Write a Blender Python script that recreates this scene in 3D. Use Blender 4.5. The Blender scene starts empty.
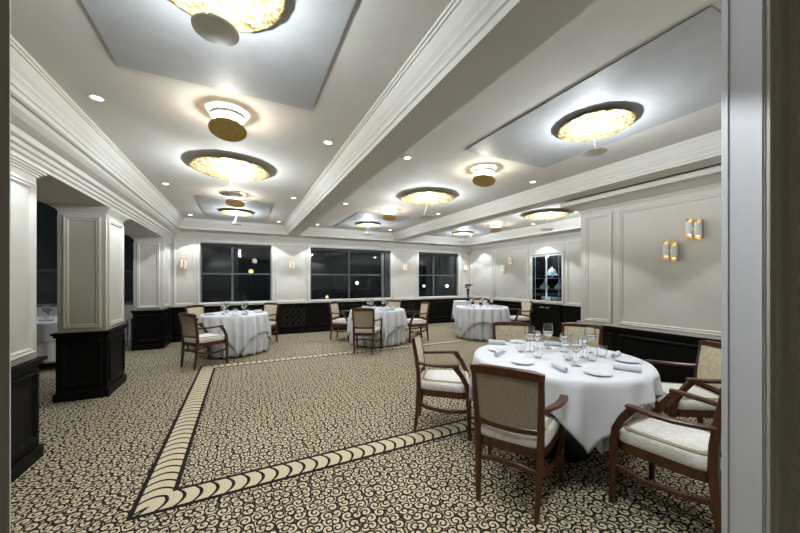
import bpy, bmesh, math, random
from mathutils import Vector, Matrix
random.seed(7)
PI = math.pi
sc = bpy.context.scene
COL = sc.collection

# ------------------------------------------------------------------ materials
def new_mat(name):
    m = bpy.data.materials.new(name); m.use_nodes = True
    nt = m.node_tree
    return m, nt, nt.nodes['Principled BSDF']

def N(nt, typ, **kw):
    n = nt.nodes.new(typ)
    for k, v in kw.items():
        if k.startswith('i_'):
            key = k[2:]
            key = int(key) if key.isdigit() else key
            n.inputs[key].default_value = v
        else:
            setattr(n, k, v)
    return n

def math_(nt, op, a, b=None, c=None):
    n = nt.nodes.new('ShaderNodeMath'); n.operation = op
    for i, v in enumerate((a, b, c)):
        if v is None: continue
        if hasattr(v, 'is_linked'): nt.links.new(v, n.inputs[i])
        else: n.inputs[i].default_value = v
    return n.outputs[0]

def mixcol(nt, fac, a, b):
    n = nt.nodes.new('ShaderNodeMix'); n.data_type = 'RGBA'
    if hasattr(fac, 'is_linked'): nt.links.new(fac, n.inputs[0])
    else: n.inputs[0].default_value = fac
    for s, v in ((6, a), (7, b)):
        if hasattr(v, 'is_linked'): nt.links.new(v, n.inputs[s])
        else: n.inputs[s].default_value = (*v, 1)
    return n.outputs[2]

def noise_mat(name, c1, c2, scale=20, rough=.5, bump=.05, metallic=0., stretch=None, detail=4, sheen=0., coords='Object', spec=.5, bdist=.02):
    m, nt, b = new_mat(name)
    tc = N(nt, 'ShaderNodeTexCoord')
    vec = tc.outputs[coords]
    if stretch:
        mp = N(nt, 'ShaderNodeMapping'); mp.inputs['Scale'].default_value = stretch
        nt.links.new(vec, mp.inputs[0]); vec = mp.outputs[0]
    no = N(nt, 'ShaderNodeTexNoise'); no.inputs['Scale'].default_value = scale; no.inputs['Detail'].default_value = detail
    nt.links.new(vec, no.inputs['Vector'])
    ra = N(nt, 'ShaderNodeMapRange'); ra.inputs[1].default_value = .3; ra.inputs[2].default_value = .7
    nt.links.new(no.outputs[0], ra.inputs[0])
    nt.links.new(mixcol(nt, ra.outputs[0], c1, c2), b.inputs['Base Color'])
    b.inputs['Roughness'].default_value = rough; b.inputs['Metallic'].default_value = metallic
    b.inputs['Specular IOR Level'].default_value = spec
    if sheen: b.inputs['Sheen Weight'].default_value = sheen
    if bump:
        bp = N(nt, 'ShaderNodeBump'); bp.inputs['Strength'].default_value = bump; bp.inputs['Distance'].default_value = bdist
        nt.links.new(no.outputs[0], bp.inputs['Height']); nt.links.new(bp.outputs[0], b.inputs['Normal'])
    return m

def emit_mat(name, col, strength):
    m, nt, b = new_mat(name)
    b.inputs['Base Color'].default_value = (*col, 1)
    b.inputs['Emission Color'].default_value = (*col, 1)
    b.inputs['Emission Strength'].default_value = strength
    return m

M = {}
M['ceil'] = noise_mat('ceiling_paint', (.555, .53, .485), (.575, .55, .505), 6, .8, .0, spec=.2)
M['panel'] = noise_mat('silver_grey_panel', (.33, .33, .325), (.36, .36, .355), 9, .6, .0, spec=.3)
M['wall'] = noise_mat('cream_wall_paint', (.58, .56, .51), (.60, .58, .53), 8, .6, .0)
M['mould'] = noise_mat('cream_moulding_paint', (.63, .61, .56), (.65, .63, .58), 8, .45, .0)
M['black'] = noise_mat('black_wood', (.006, .0055, .005), (.009, .008, .0075), 30, .42, .04, stretch=(1, 1, .1), spec=.08)
M['wood'] = noise_mat('red_brown_wood', (.036, .010, .0032), (.092, .029, .008), 28, .30, .05, stretch=(1, 1, .15))
M['linen'] = noise_mat('white_linen', (.60, .605, .635), (.64, .645, .675), 300, .85, .06, bdist=.002)
M['linen2'] = noise_mat('white_linen_under', (.59, .59, .61), (.63, .63, .65), 300, .85, .06, bdist=.002)
M['napkin'] = noise_mat('pale_napkin_linen', (.52, .54, .59), (.60, .62, .67), 220, .9, .1, bdist=.002)
M['porcelain'] = noise_mat('porcelain', (.70, .70, .71), (.73, .73, .74), 10, .15, 0)
M['tan'] = noise_mat('tan_upholstery', (.27, .225, .155), (.37, .315, .225), 160, .85, .3, bdist=.004, stretch=(1, 1, .12))
M['band'] = noise_mat('taupe_ribbon', (.30, .245, .16), (.36, .30, .20), 200, .6, .1)
M['gunmetal'] = noise_mat('grey_metal', (.2, .2, .2), (.26, .26, .26), 30, .4, .0, metallic=.6)
M['whitemetal'] = noise_mat('white_lacquer', (.78, .78, .77), (.80, .80, .79), 15, .4, 0)
M['greydisc'] = noise_mat('taupe_lacquer_disc', (.62, .59, .53), (.65, .62, .56), 15, .5, 0)
M['brushgold'] = noise_mat('brushed_gold', (.70, .49, .17), (.84, .64, .28), 40, .42, .15, metallic=.85, bdist=.004)
M['darkgold'] = noise_mat('dark_brushed_gold', (.42, .29, .09), (.54, .38, .14), 40, .5, .1, metallic=.8, bdist=.004)
M['ring'] = noise_mat('shaded_ring', (.30, .28, .24), (.33, .31, .27), 15, .5, 0)  # lamp ring coloured darker to hold the shade on its outer wall
M['radiator'] = noise_mat('radiator_enamel', (.6, .6, .6), (.63, .63, .63), 15, .4, 0)
M['frame'] = noise_mat('grey_window_frame', (.10, .11, .12), (.125, .135, .145), 15, .45, 0)
M['blind'] = noise_mat('dark_blind', (.03, .033, .036), (.04, .043, .046), 60, .8, 0)
M['night'] = noise_mat('dark_lake_ground', (.45, .47, .5), (.5, .52, .55), .05, .6, 0)
M['purple'] = noise_mat('purple_petals', (.05, .02, .07), (.12, .05, .15), 60, .7, .1)
M['leaf'] = noise_mat('dark_leaf', (.02, .04, .015), (.05, .08, .03), 40, .6, .1)
M['vase'] = noise_mat('dark_glass_vase', (.03, .03, .035), (.05, .05, .055), 20, .12, 0)
M['spot'] = emit_mat('downlight_lens', (1, .93, .80), 14)
M['led'] = emit_mat('led_chip', (.95, .98, 1), 25)
M['bulb'] = emit_mat('sconce_bulb', (1, .84, .5), 6)
M['lobby'] = noise_mat('lobby_floor_stone', (.35, .31, .25), (.4, .36, .3), 5, .5, 0)

def damask(name, ca, cb):
    m, nt, b = new_mat(name)
    tc = N(nt, 'ShaderNodeTexCoord')
    no = N(nt, 'ShaderNodeTexNoise'); no.inputs['Scale'].default_value = 16; no.inputs['Detail'].default_value = 3; no.inputs['Distortion'].default_value = 2.2
    nt.links.new(tc.outputs['Object'], no.inputs['Vector'])
    ra = N(nt, 'ShaderNodeMapRange'); ra.inputs[1].default_value = .45; ra.inputs[2].default_value = .58
    nt.links.new(no.outputs[0], ra.inputs[0])
    n2 = N(nt, 'ShaderNodeTexNoise'); n2.inputs['Scale'].default_value = 350
    nt.links.new(tc.outputs['Object'], n2.inputs['Vector'])
    nt.links.new(mixcol(nt, ra.outputs[0], ca, cb), b.inputs['Base Color'])
    b.inputs['Roughness'].default_value = .75; b.inputs['Sheen Weight'].default_value = .25
    bp = N(nt, 'ShaderNodeBump'); bp.inputs['Strength'].default_value = .12; bp.inputs['Distance'].default_value = .004
    nt.links.new(math_(nt, 'ADD', ra.outputs[0], n2.outputs[0]), bp.inputs['Height']); nt.links.new(bp.outputs[0], b.inputs['Normal'])
    return m
M['cream'] = damask('cream_damask', (.54, .46, .31), (.66, .575, .41))
M['seat'] = damask('ivory_velvet', (.66, .635, .575), (.76, .735, .675))

def glass_mat(name, tint=(1, 1, 1), f0=1.5, rough=0., clear=.92):
    m, nt, b = new_mat(name)
    nt.nodes.remove(b)
    out = nt.nodes['Material Output']
    tr = N(nt, 'ShaderNodeBsdfTransparent'); tr.inputs[0].default_value = (tint[0]*clear, tint[1]*clear, tint[2]*clear, 1)
    gl = N(nt, 'ShaderNodeBsdfGlossy'); gl.inputs['Roughness'].default_value = rough
    fr = N(nt, 'ShaderNodeFresnel'); fr.inputs[0].default_value = f0
    no = N(nt, 'ShaderNodeTexNoise'); no.inputs['Scale'].default_value = 3
    gl2 = mixcol(nt, no.outputs[0], (.92, .94, .95), (1, 1, 1)); nt.links.new(gl2, gl.inputs[0])
    mx = N(nt, 'ShaderNodeMixShader')
    nt.links.new(fr.outputs[0], mx.inputs[0]); nt.links.new(tr.outputs[0], mx.inputs[1]); nt.links.new(gl.outputs[0], mx.inputs[2])
    nt.links.new(mx.outputs[0], out.inputs[0])
    return m
M['pane'] = glass_mat('night_window_pane', (.55, .6, .62), 1.55)
M['cabglass'] = glass_mat('cabinet_glass', (.92, .97, 1), 1.35)

def crystal():
    m, nt, b = new_mat('crystal_glass')
    b.inputs['Base Color'].default_value = (1, 1, 1, 1); b.inputs['Roughness'].default_value = .0
    b.inputs['Transmission Weight'].default_value = 1; b.inputs['IOR'].default_value = 1.45
    no = N(nt, 'ShaderNodeTexNoise'); no.inputs['Scale'].default_value = 4
    nt.links.new(mixcol(nt, no.outputs[0], (.97, .98, .985), (1, 1, 1)), b.inputs['Base Color'])
    return m
M['crystal'] = crystal()

def frosted():
    m, nt, b = new_mat('frosted_white_glass')
    no = N(nt, 'ShaderNodeTexNoise'); no.inputs['Scale'].default_value = 25
    nt.links.new(mixcol(nt, no.outputs[0], (.78, .84, .88), (.9, .95, .98)), b.inputs['Base Color'])
    b.inputs['Roughness'].default_value = .12; b.inputs['Transmission Weight'].default_value = .35
    return m
M['frost'] = frosted()

def gold_leaf():
    m, nt, b = new_mat('crumpled_gold_leaf')
    tc = N(nt, 'ShaderNodeTexCoord')
    no = N(nt, 'ShaderNodeTexNoise'); no.inputs['Scale'].default_value = 17; no.inputs['Detail'].default_value = 6; no.inputs['Roughness'].default_value = .72; no.inputs['Distortion'].default_value = 1.2
    vo = N(nt, 'ShaderNodeTexVoronoi'); vo.inputs['Scale'].default_value = 34
    nt.links.new(tc.outputs['Object'], no.inputs['Vector']); nt.links.new(tc.outputs['Object'], vo.inputs['Vector'])
    ra = N(nt, 'ShaderNodeMapRange'); ra.inputs[1].default_value = .42; ra.inputs[2].default_value = .6
    nt.links.new(no.outputs[0], ra.inputs[0])
    nt.links.new(mixcol(nt, ra.outputs[0], (.26, .14, .03), (.92, .74, .36)), b.inputs['Base Color'])
    b.inputs['Metallic'].default_value = .55; b.inputs['Roughness'].default_value = .42
    bp = N(nt, 'ShaderNodeBump'); bp.inputs['Strength'].default_value = .9; bp.inputs['Distance'].default_value = .03
    nt.links.new(math_(nt, 'ADD', no.outputs[0], math_(nt, 'MULTIPLY', vo.outputs['Distance'], .6)), bp.inputs['Height']); nt.links.new(bp.outputs[0], b.inputs['Normal'])
    return m
M['gold'] = gold_leaf()

CREAM = (.53, .455, .31); DARK = (.016, .0125, .010)
def carpet():
    m, nt, b = new_mat('scroll_carpet')
    tc = N(nt, 'ShaderNodeTexCoord')
    mp = N(nt, 'ShaderNodeMapping'); S = 1/.060
    mp.inputs['Scale'].default_value = (S, S, S)
    nt.links.new(tc.outputs['Object'], mp.inputs[0])
    def cells(smooth_edge):
        v = N(nt, 'ShaderNodeTexVoronoi'); v.voronoi_dimensions = '2D'; v.inputs['Scale'].default_value = 1.; v.inputs['Randomness'].default_value = .72
        if smooth_edge: v.feature = 'DISTANCE_TO_EDGE'
        nt.links.new(mp.outputs[0], v.inputs['Vector'])
        return v
    v1 = cells(False); v2 = cells(True)
    sub = N(nt, 'ShaderNodeVectorMath', operation='SUBTRACT')
    nt.links.new(mp.outputs[0], sub.inputs[0]); nt.links.new(v1.outputs['Position'], sub.inputs[1])
    sx = N(nt, 'ShaderNodeSeparateXYZ'); nt.links.new(sub.outputs[0], sx.inputs[0])
    th = math_(nt, 'ARCTAN2', sx.outputs[1], sx.outputs[0])
    sc_ = N(nt, 'ShaderNodeSeparateColor'); nt.links.new(v1.outputs['Color'], sc_.inputs[0])
    sgn = math_(nt, 'SUBTRACT', math_(nt, 'MULTIPLY', math_(nt, 'GREATER_THAN', sc_.outputs[0], .5), 2.), 1.)
    ph = math_(nt, 'MULTIPLY', sc_.outputs[1], 6.283)
    r = math_(nt, 'MULTIPLY', v1.outputs['Distance'], 14.5)
    arg = math_(nt, 'ADD', math_(nt, 'MULTIPLY', th, sgn), math_(nt, 'ADD', r, ph))
    spiral = math_(nt, 'SINE', arg)
    s1 = N(nt, 'ShaderNodeMapRange'); s1.inputs[1].default_value = -.32; s1.inputs[2].default_value = -.02
    nt.links.new(spiral, s1.inputs[0])
    core = math_(nt, 'LESS_THAN', v1.outputs['Distance'], .09)
    s1m = math_(nt, 'MAXIMUM', s1.outputs[0], core)
    e1 = N(nt, 'ShaderNodeMapRange'); e1.inputs[1].default_value = .04; e1.inputs[2].default_value = .085
    nt.links.new(v2.outputs['Distance'], e1.inputs[0])
    fac = math_(nt, 'MULTIPLY', s1m, e1.outputs[0])
    no = N(nt, 'ShaderNodeTexNoise'); no.inputs['Scale'].default_value = 420; nt.links.new(tc.outputs['Object'], no.inputs['Vector'])
    cr = mixcol(nt, no.outputs[0], tuple(c*.78 for c in CREAM), tuple(c*1.18 for c in CREAM))
    nt.links.new(mixcol(nt, fac, DARK, cr), b.inputs['Base Color'])
    b.inputs['Roughness'].default_value = .95; b.inputs['Specular IOR Level'].default_value = .1
    bp = N(nt, 'ShaderNodeBump'); bp.inputs['Strength'].default_value = .3; bp.inputs['Distance'].default_value = .004
    nt.links.new(no.outputs[0], bp.inputs['Height']); nt.links.new(bp.outputs[0], b.inputs['Normal'])
    return m
M['carpet'] = carpet()

def border():
    m, nt, b = new_mat('carpet_border')
    uv = N(nt, 'ShaderNodeUVMap'); uv.uv_map = 'UVMap'
    tc = N(nt, 'ShaderNodeTexCoord')
    sx = N(nt, 'ShaderNodeSeparateXYZ'); nt.links.new(uv.outputs[0], sx.inputs[0])
    c = math_(nt, 'SUBTRACT', math_(nt, 'MULTIPLY', sx.outputs[1], 2.), 1.)
    c2 = math_(nt, 'MULTIPLY', c, c)
    bow = math_(nt, 'MULTIPLY', math_(nt, 'SUBTRACT', 1., c2), .075)
    f = math_(nt, 'FRACT', math_(nt, 'DIVIDE', math_(nt, 'SUBTRACT', sx.outputs[0], bow), .094))
    line = math_(nt, 'GREATER_THAN', f, .23)
    edge = math_(nt, 'LESS_THAN', math_(nt, 'ABSOLUTE', c), .74)
    no = N(nt, 'ShaderNodeTexNoise'); no.inputs['Scale'].default_value = 120; nt.links.new(tc.outputs['Object'], no.inputs['Vector'])
    cr = mixcol(nt, no.outputs[0], tuple(x*.70 for x in CREAM), tuple(x*1.25 for x in CREAM))
    nt.links.new(mixcol(nt, math_(nt, 'MULTIPLY', line, edge), DARK, cr), b.inputs['Base Color'])
    b.inputs['Roughness'].default_value = .95; b.inputs['Specular IOR Level'].default_value = .1
    return m
M['border'] = border()

# ------------------------------------------------------------------ mesh builder
class MB:
    def __init__(s): s.v = []; s.f = []
    def box(s, x0, x1, y0, y1, z0, z1):
        b = len(s.v)
        s.v += [(x, y, z) for z in (z0, z1) for y in (y0, y1) for x in (x0, x1)]
        s.f += [tuple(b+i for i in q) for q in ((0, 2, 3, 1), (4, 5, 7, 6), (0, 1, 5, 4), (2, 6, 7, 3), (0, 4, 6, 2), (1, 3, 7, 5))]
        return s
    def loops(s, loops, closed=True, cap0=True, cap1=True, ringclose=True):
        b = len(s.v); n = len(loops[0])
        for l in loops: s.v += [tuple(p) for p in l]
        k = len(loops)
        rng = range(n if ringclose else n-1)
        for i in range(k-1 if not closed == 'ring' else k):
            for j in rng:
                a0 = b+i*n+j; a1 = b+i*n+(j+1) % n
                c0 = b+((i+1) % k)*n+j; c1 = b+((i+1) % k)*n+(j+1) % n
                s.f.append((a0, a1, c1, c0))
        if closed != 'ring':
            if cap0: s.f.append(tuple(b+j for j in range(n))[::-1])
            if cap1: s.f.append(tuple(b+(k-1)*n+j for j in range(n)))
        return s
    def sweep(s, path, wh, ref=(0, 0, 1), rnd=.3):
        """rounded rectangular bar along path; wh = one (w,h) or one per point; w is along tangent x ref, h along ref"""
        P = [Vector(p) for p in path]
        if not isinstance(wh, list): wh = [wh]*len(P)
        L = []
        for i, p in enumerate(P):
            t = (P[min(i+1, len(P)-1)]-P[max(i-1, 0)]).normalized()
            r = Vector(ref); x = t.cross(r)
            if x.length < 1e-4: x = t.cross(Vector((0, 1, 0)))
            x.normalize(); y = x.cross(t).normalized()
            w, h = wh[i][0]/2, wh[i][1]/2; c = min(w, h)*rnd
            sec = [(-w+c, -h), (w-c, -h), (w, -h+c), (w, h-c), (w-c, h), (-w+c, h), (-w, h-c), (-w, -h+c)]
            L.append([p+x*a+y*q for a, q in sec])
        return s.loops(L)
    def lathe(s, prof, n=24, c=(0, 0, 0), cap0=False, cap1=False, tilt=None):
        L = []
        for r, z in prof:
            ring = []
            for j in range(n):
                a = 2*PI*j/n
                p = Vector((r*math.cos(a), r*math.sin(a), z))
                if tilt: p = tilt @ p
                ring.append((c[0]+p.x, c[1]+p.y, c[2]+p.z))
            L.append(ring)
        return s.loops(L, cap0=cap0, cap1=cap1)
    def frame(s, O, U, V, Nn, u0, u1, v0, v1, prof):
        """moulding ring; prof = [(inset, height)...]"""
        O, U, V, Nn = map(Vector, (O, U, V, Nn)); L = []
        for d, h in prof:
            L.append([O+U*u+V*v+Nn*h for u, v in ((u0+d, v0+d), (u1-d, v0+d), (u1-d, v1-d), (u0+d, v1-d))])
        return s.loops(L, cap0=False, cap1=False)
    def prism(s, prof, path, ring=False):
        """prof: list of (offset inward, z); path: closed rectangle (x0,x1,y0,y1) with mitred corners"""
        x0, x1, y0, y1 = path; L = []
        for d, z in prof:
            L.append([(x0+d, y0+d, z), (x1-d, y0+d, z), (x1-d, y1-d, z), (x0+d, y1-d, z)])
        return s.loops(L, cap0=False, cap1=False)
    def extr(s, prof, axis, a0, a1):
        """closed 2-D profile extruded along 'x' or 'y'; prof points (other, z)"""
        if axis == 'y': L = [[(p, a, z) for p, z in prof] for a in (a0, a1)]
        else: L = [[(a, p, z) for p, z in prof] for a in (a0, a1)]
        return s.loops(L)
    def build(s, name, mat, parent=None, smooth=False, bevel=0., sub=0):
        me = bpy.data.meshes.new(name); me.from_pydata(s.v, [], s.f)
        bm = bmesh.new(); bm.from_mesh(me)
        bmesh.ops.recalc_face_normals(bm, faces=bm.faces)
        if smooth:
            for f in bm.faces: f.smooth = True
            for e in bm.edges:
                if len(e.link_faces) == 2 and e.calc_face_angle(0) > .7: e.smooth = False
        bm.to_mesh(me); bm.free()
        me.materials.append(mat)
        o = bpy.data.objects.new(name, me); COL.objects.link(o)
        if parent: o.parent = parent
        if bevel:
            md = o.modifiers.new('bevel', 'BEVEL'); md.width = bevel; md.segments = 2; md.limit_method = 'ANGLE'
        if sub:
            md = o.modifiers.new('sub', 'SUBSURF'); md.levels = sub; md.render_levels = sub
        return o

def struct(o): o['kind'] = 'structure'; return o
def thing(name, label, cat, loc=(0, 0, 0), rz=0., group=None):
    o = bpy.data.objects.new(name, None); COL.objects.link(o); o.empty_display_size = .1
    o.location = loc; o.rotation_euler = (0, 0, rz)
    return tag(o, label, cat, group)
def tag(o, label, cat, group=None):
    o['label'] = label; o['category'] = cat
    if group: o['group'] = group
    return o
def dup(o, loc=None, rz=None, label=None, parent=None, group=None):
    c = o.copy(); COL.objects.link(c)
    if parent is not None: c.parent = parent
    if loc is not None: c.location = loc
    if rz is not None: c.rotation_euler = (0, 0, rz)
    if label: c['label'] = label
    if group: c['group'] = group
    for ch in [x for x in COL.objects if x.parent == o]: dup(ch, parent=c)
    return c
def lamp(kind, name, parent, loc, energy, color, size=.03, cone=None, blend=.2, rot=None):
    l = bpy.data.lights.new(name, kind); l.energy = energy; l.color = color
    l.shadow_soft_size = size
    if cone: l.spot_size = cone; l.spot_blend = blend
    o = bpy.data.objects.new(name, l); COL.objects.link(o); o.parent = parent; o.location = loc
    if rot: o.rotation_euler = rot
    return o

# ------------------------------------------------------------------ constants
ZC = 2.70
XL = -1.45
YB = 8.70; XR = 6.95; XP = 4.40; YP = 2.97
YF = .45
DADO = .80

# ------------------------------------------------------------------ floor
struct(MB().box(-4.6, 7.2, .30, 8.95, -.05, 0).build('floor', M['carpet']))
struct(MB().box(-2.6, 4.2, -4.0, .30, -.05, 0).build('trim_1', M['lobby']))
def strip(name, pts, u0, u1):
    """pts: outer-start, outer-end, inner-end, inner-start"""
    me = bpy.data.meshes.new(name)
    o0, o1, i1, i0 = [Vector((*p, .0)) for p in pts]
    top = [o0, o1, i1, i0]
    vs = [(p.x, p.y, .002) for p in top]+[(p.x, p.y, -.01) for p in top]
    fs = [(0, 1, 2, 3), (0, 4, 5, 1), (1, 5, 6, 2), (2, 6, 7, 3), (3, 7, 4, 0)]
    me.from_pydata(vs, [], fs)
    bm = bmesh.new(); bm.from_mesh(me); bmesh.ops.recalc_face_normals(bm, faces=bm.faces); bm.to_mesh(me); bm.free()
    uv = me.uv_layers.new(name='UVMap')
    d = (o1-o0).normalized(); n = Vector((-d.y, d.x, 0))
    w = abs((i0-o0).dot(n))
    for lp in me.loops:
        p = Vector(me.vertices[lp.vertex_index].co); q = p-o0
        uv.data[lp.index].uv = (q.dot(d), abs(q.dot(n))/w)
    me.materials.append(M['border'])
    o = bpy.data.objects.new(name, me); COL.objects.link(o); struct(o)
bx0, bx1, by0, by1, bw = -.61, 5.75, 2.355, 6.06, .225
strip('trim_2', [(bx0, by0), (bx1, by0), (bx1-bw, by0+bw), (bx0+bw, by0+bw)], 0, 1)
strip('trim_3', [(bx0, by0), (bx0, by1), (bx0+bw, by1-bw), (bx0+bw, by0+bw)], 0, 1)
strip('trim_4', [(bx0, by1), (bx1, by1), (bx1-bw, by1-bw), (bx0+bw, by1-bw)], 0, 1)
strip('trim_5', [(bx1, by0), (bx1, by1), (bx1-bw, by1-bw), (bx1-bw, by0+bw)], 0, 1)

# ------------------------------------------------------------------ ceiling, beams, crowns
ceil = struct(MB().box(-1.5, 7.2, YF-.05, 8.95, ZC, ZC+.1).build('ceiling', M['ceil']))
def part(o, p): o.parent = p; return o
B = lambda *a: MB().box(*a)
B(.97, 1.24, YF, 8.05, 2.49, ZC+.02).build('beam', M['ceil'], ceil)
B(3.80, 4.08, YF, 8.05, 2.51, ZC+.02).build('beam', M['ceil'], ceil)
B(-1.46, 7.2, 8.05, 8.95, 2.49, ZC+.02).build('soffit', M['ceil'], ceil)
B(6.32, 7.2, 2.9, 8.05, 2.49, ZC+.02).build('soffit', M['ceil'], ceil)
B(4.08, 7.2, YF, YP+.02, 2.49, ZC+.02).build('soffit', M['ceil'], ceil)
# left architrave carried by the columns
prof = [(-1.20, 2.72), (-1.20, 2.50), (-1.215, 2.492), (-1.235, 2.492), (-1.25, 2.47), (-1.29, 2.445), (-1.345, 2.43), (-1.36, 2.43), (-1.36, 2.385), (-1.375, 2.378), (-1.39, 2.378), (-1.39, 2.345),
        (-1.405, 2.338), (-1.41, 2.338), (-1.41, 2.31), (-1.425, 2.302), (-1.43, 2.302), (-1.43, 2.272), (-2.02, 2.272), (-2.02, 2.85), (-1.46, 2.85), (-1.46, 2.72)]
MB().extr(prof, 'y', YF, 8.70).build('beam', M['ceil'], ceil)
# aisle beyond the columns has a higher ceiling
B(-4.6, -2.0, YF, 8.95, 3.05, 3.15).build('aisle_ceiling', M['ceil'], ceil)
# coffer crowns
crown = [(0, ZC-.17), (.012, ZC-.165), (.012, ZC-.15), (.02, ZC-.135), (.035, ZC-.12), (.035, ZC-.108), (.055, ZC-.085), (.075, ZC-.05), (.08, ZC-.035), (.09, ZC-.035), (.09, ZC-.018), (.10, ZC-.018), (.10, ZC+.005)]
cof = {'a': (-1.20, .97, YF, 8.05), 'b': (1.24, 3.80, YF, 8.05), 'c': (4.08, 6.32, YP+.02, 8.05)}
n = 6
for k, r in cof.items():
    struct(MB().prism(crown, r).build('trim_%d' % n, M['ceil'])); n += 1
# wall crowns (back wall, right wall, projecting wall)
wc = [(0, 2.36), (.012, 2.365), (.012, 2.385), (.03, 2.395), (.03, 2.405), (.07, 2.425), (.11, 2.465), (.12, 2.475), (.15, 2.475), (.15, 2.495), (0, 2.495)]
struct(MB().extr([(YB-d, z) for d, z in wc], 'x', -1.44, XR).build('trim_9', M['ceil']))
struct(MB().extr([(XR-d, z) for d, z in wc], 'y', YP, YB).build('trim_10', M['ceil']))
pc = [(0, 2.355), (.012, 2.36), (.012, 2.375), (.03, 2.382), (.03, 2.392), (.09, 2.405), (.17, 2.43), (.22, 2.44), (.30, 2.44), (.30, 2.49), (.32, 2.495), (.32, 2.515), (0, 2.515)]
m_ = MB()
L = []
for d, z in pc:   # mitred return round the far corner of the projecting wall
    L.append([(XP-d, YF, z), (XP-d, YP+d*.35, z), (XP+.6, YP+d*.35, z)])
m_.loops(L, cap0=False, cap1=False, ringclose=False)
struct(m_.build('trim_11', M['ceil']))
# dropped grey panels
pans = [(-.67, .47, .66, 2.47), (1.98, 3.11, .69, 2.55), (-.66, .47, 5.76, 7.62), (1.98, 3.11, 5.80, 7.66), (4.74, 5.88, 5.80, 7.62)]
for x0, x1, y0, y1 in pans:
    p = B(x0, x1, y0, y1, ZC-.011, ZC-.004).build('panel', M['panel'], ceil, bevel=.002)
    B(x0+.008, x1-.008, y0+.008, y1-.008, ZC-.004, ZC).build('shadow_gap_backing', M['black'], p)  # black sheet stands in for the shade in the gap round the panel

# ------------------------------------------------------------------ walls
MOULD = [(0, 0), (0, .014), (.012, .024), (.022, .024), (.030, .014), (.042, .018), (.050, .010), (.056, 0)]
BMOULD = [(0, 0), (0, .010), (.012, .018), (.024, .018), (.036, .006), (.045, 0)]
WIN = [(-.88, .66, .85, 2.275), (1.63, 3.99, .85, 2.275), (4.96, 6.49, .85, 2.275)]
AW = (-3.9, -2.1, .92, 2.95)
wb = MB()
T0, T1 = YB, YB+.22
xs = -4.6
for (x0, x1, z0, z1) in [AW]+WIN:
    wb.box(xs, x0, T0, T1, 0, 3.1); wb.box(x0, x1, T0, T1, 0, z0); wb.box(x0, x1, T0, T1, z1, 3.1); xs = x1
wb.box(xs, 7.3, T0, T1, 0, 3.1)
wall_b = struct(wb.build('wall_back', M['wall']))
def mould(parent, O, U, V, Nn, u0, u1, v0, v1, prof=MOULD, mat='mould', name='panel_moulding'):
    return MB().frame(O, U, V, Nn, u0, u1, v0, v1, prof).build(name, M[mat], parent)
bp = lambda u0, u1, v0, v1, **k: mould(wall_b, (0, YB, 0), (1, 0, 0), (0, 0, 1), (0, -1, 0), u0, u1, v0, v1, **k)
for u0, u1 in ((-1.40, -.965), (.745, 1.545), (4.075, 4.875), (6.575, 6.93)):
    bp(u0, u1, .815, 2.33)
# back wainscot
def wains_back(x0, x1):
    w = MB().box(x0, x1, YB-.03, YB, 0, .765).build('wainscot', M['black'], wall_b)
    MB().box(x0, x1, YB-.065, YB, .765, .79).box(x0, x1, YB-.045, YB, .735, .765).build('dado_cap', M['black'], w)
    return w
wains_back(-1.44, XR)
struct(B(-1.44, XR, YB-.05, YB, 0, .11).build('baseboard_back', M['black']))
struct(B(-1.44, XR, YB-.035, YB, .79, .81).build('trim_12', M['mould']))
x = -1.38
for w_ in (.5, .62, .62, .62, None, .62, .72, .72, .72, None, .62, .62, .62):
    if w_ is None: x += .86; continue
    if x+w_ > 6.9: break
    bp(x, x+w_-.05, .17, .70, prof=[(a, h+.03) for a, h in BMOULD], mat='black', name='wainscot_panel'); x += w_
# windows
for i, (x0, x1, z0, z1) in enumerate(WIN):
    wd = struct(MB().frame((0, YB, 0), (1, 0, 0), (0, 0, 1), (0, -1, 0), x0-.07, x1+.07, z0-.05, z1+.07, [(0, 0), (0, .02), (.02, .032), (.045, .032), (.07, .012), (.07, -.02)]).build('window_%d' % (i+1), M['mould']))
    MB().box(x0, x1, YB-.045, YB+.08, z0-.03, z0).build('window_sill', M['mould'], wd)
    f = MB().frame((0, YB+.09, 0), (1, 0, 0), (0, 0, 1), (0, -1, 0), x0, x1, z0, z1, [(0, 0), (0, .04), (.03, .04), (.03, 0)]).build('window_frame', M['frame'], wd)
    zm = 1.55
    MB().box(x0+.03, x1-.03, YB+.055, YB+.085, zm-.02, zm+.02).build('transom', M['frame'], wd)
    vs = {0: [-.22], 1: [2.72, 3.76], 2: [5.55]}[i]
    for k, xv in enumerate(vs):
        w_ = .021 if k == 0 else .045
        MB().box(xv-w_, xv+w_, YB+.05, YB+.088, z0+.03, z1-.03).build('mullion', M['frame'], wd)
    MB().box(x0+.02, x1-.02, YB+.095, YB+.103, z0+.02, z1-.02).build('window_pane', M['pane'], wd)
    if i == 1: MB().box(3.82, 3.96, YB+.02, YB+.04, z0+.03, z1-.06).build('blind_edge', M['blind'], wd)
    MB().box(x0+.01, x1-.01, YB+.005, YB+.07, z1-.075, z1-.005).build('blind_cassette', M['blind'], wd)
x0, x1, z0, z1 = AW
wd = struct(MB().frame((0, YB+.02, 0), (1, 0, 0), (0, 0, 1), (0, -1, 0), x0-.05, x1+.05, z0-.05, z1+.05, [(0, 0), (0, .03), (.05, .03), (.05, 0)]).build('window_4', M['frame']))
MB().box(x0, x1, YB+.05, YB+.08, 1.56, 1.62).build('transom', M['frame'], wd)
MB().box(-3.02, -2.97, YB+.05, YB+.08, z0, z1).build('mullion', M['frame'], wd)
MB().box(x0, x1, YB+.09, YB+.098, z0, z1).build('window_pane', M['pane'], wd)

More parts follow.
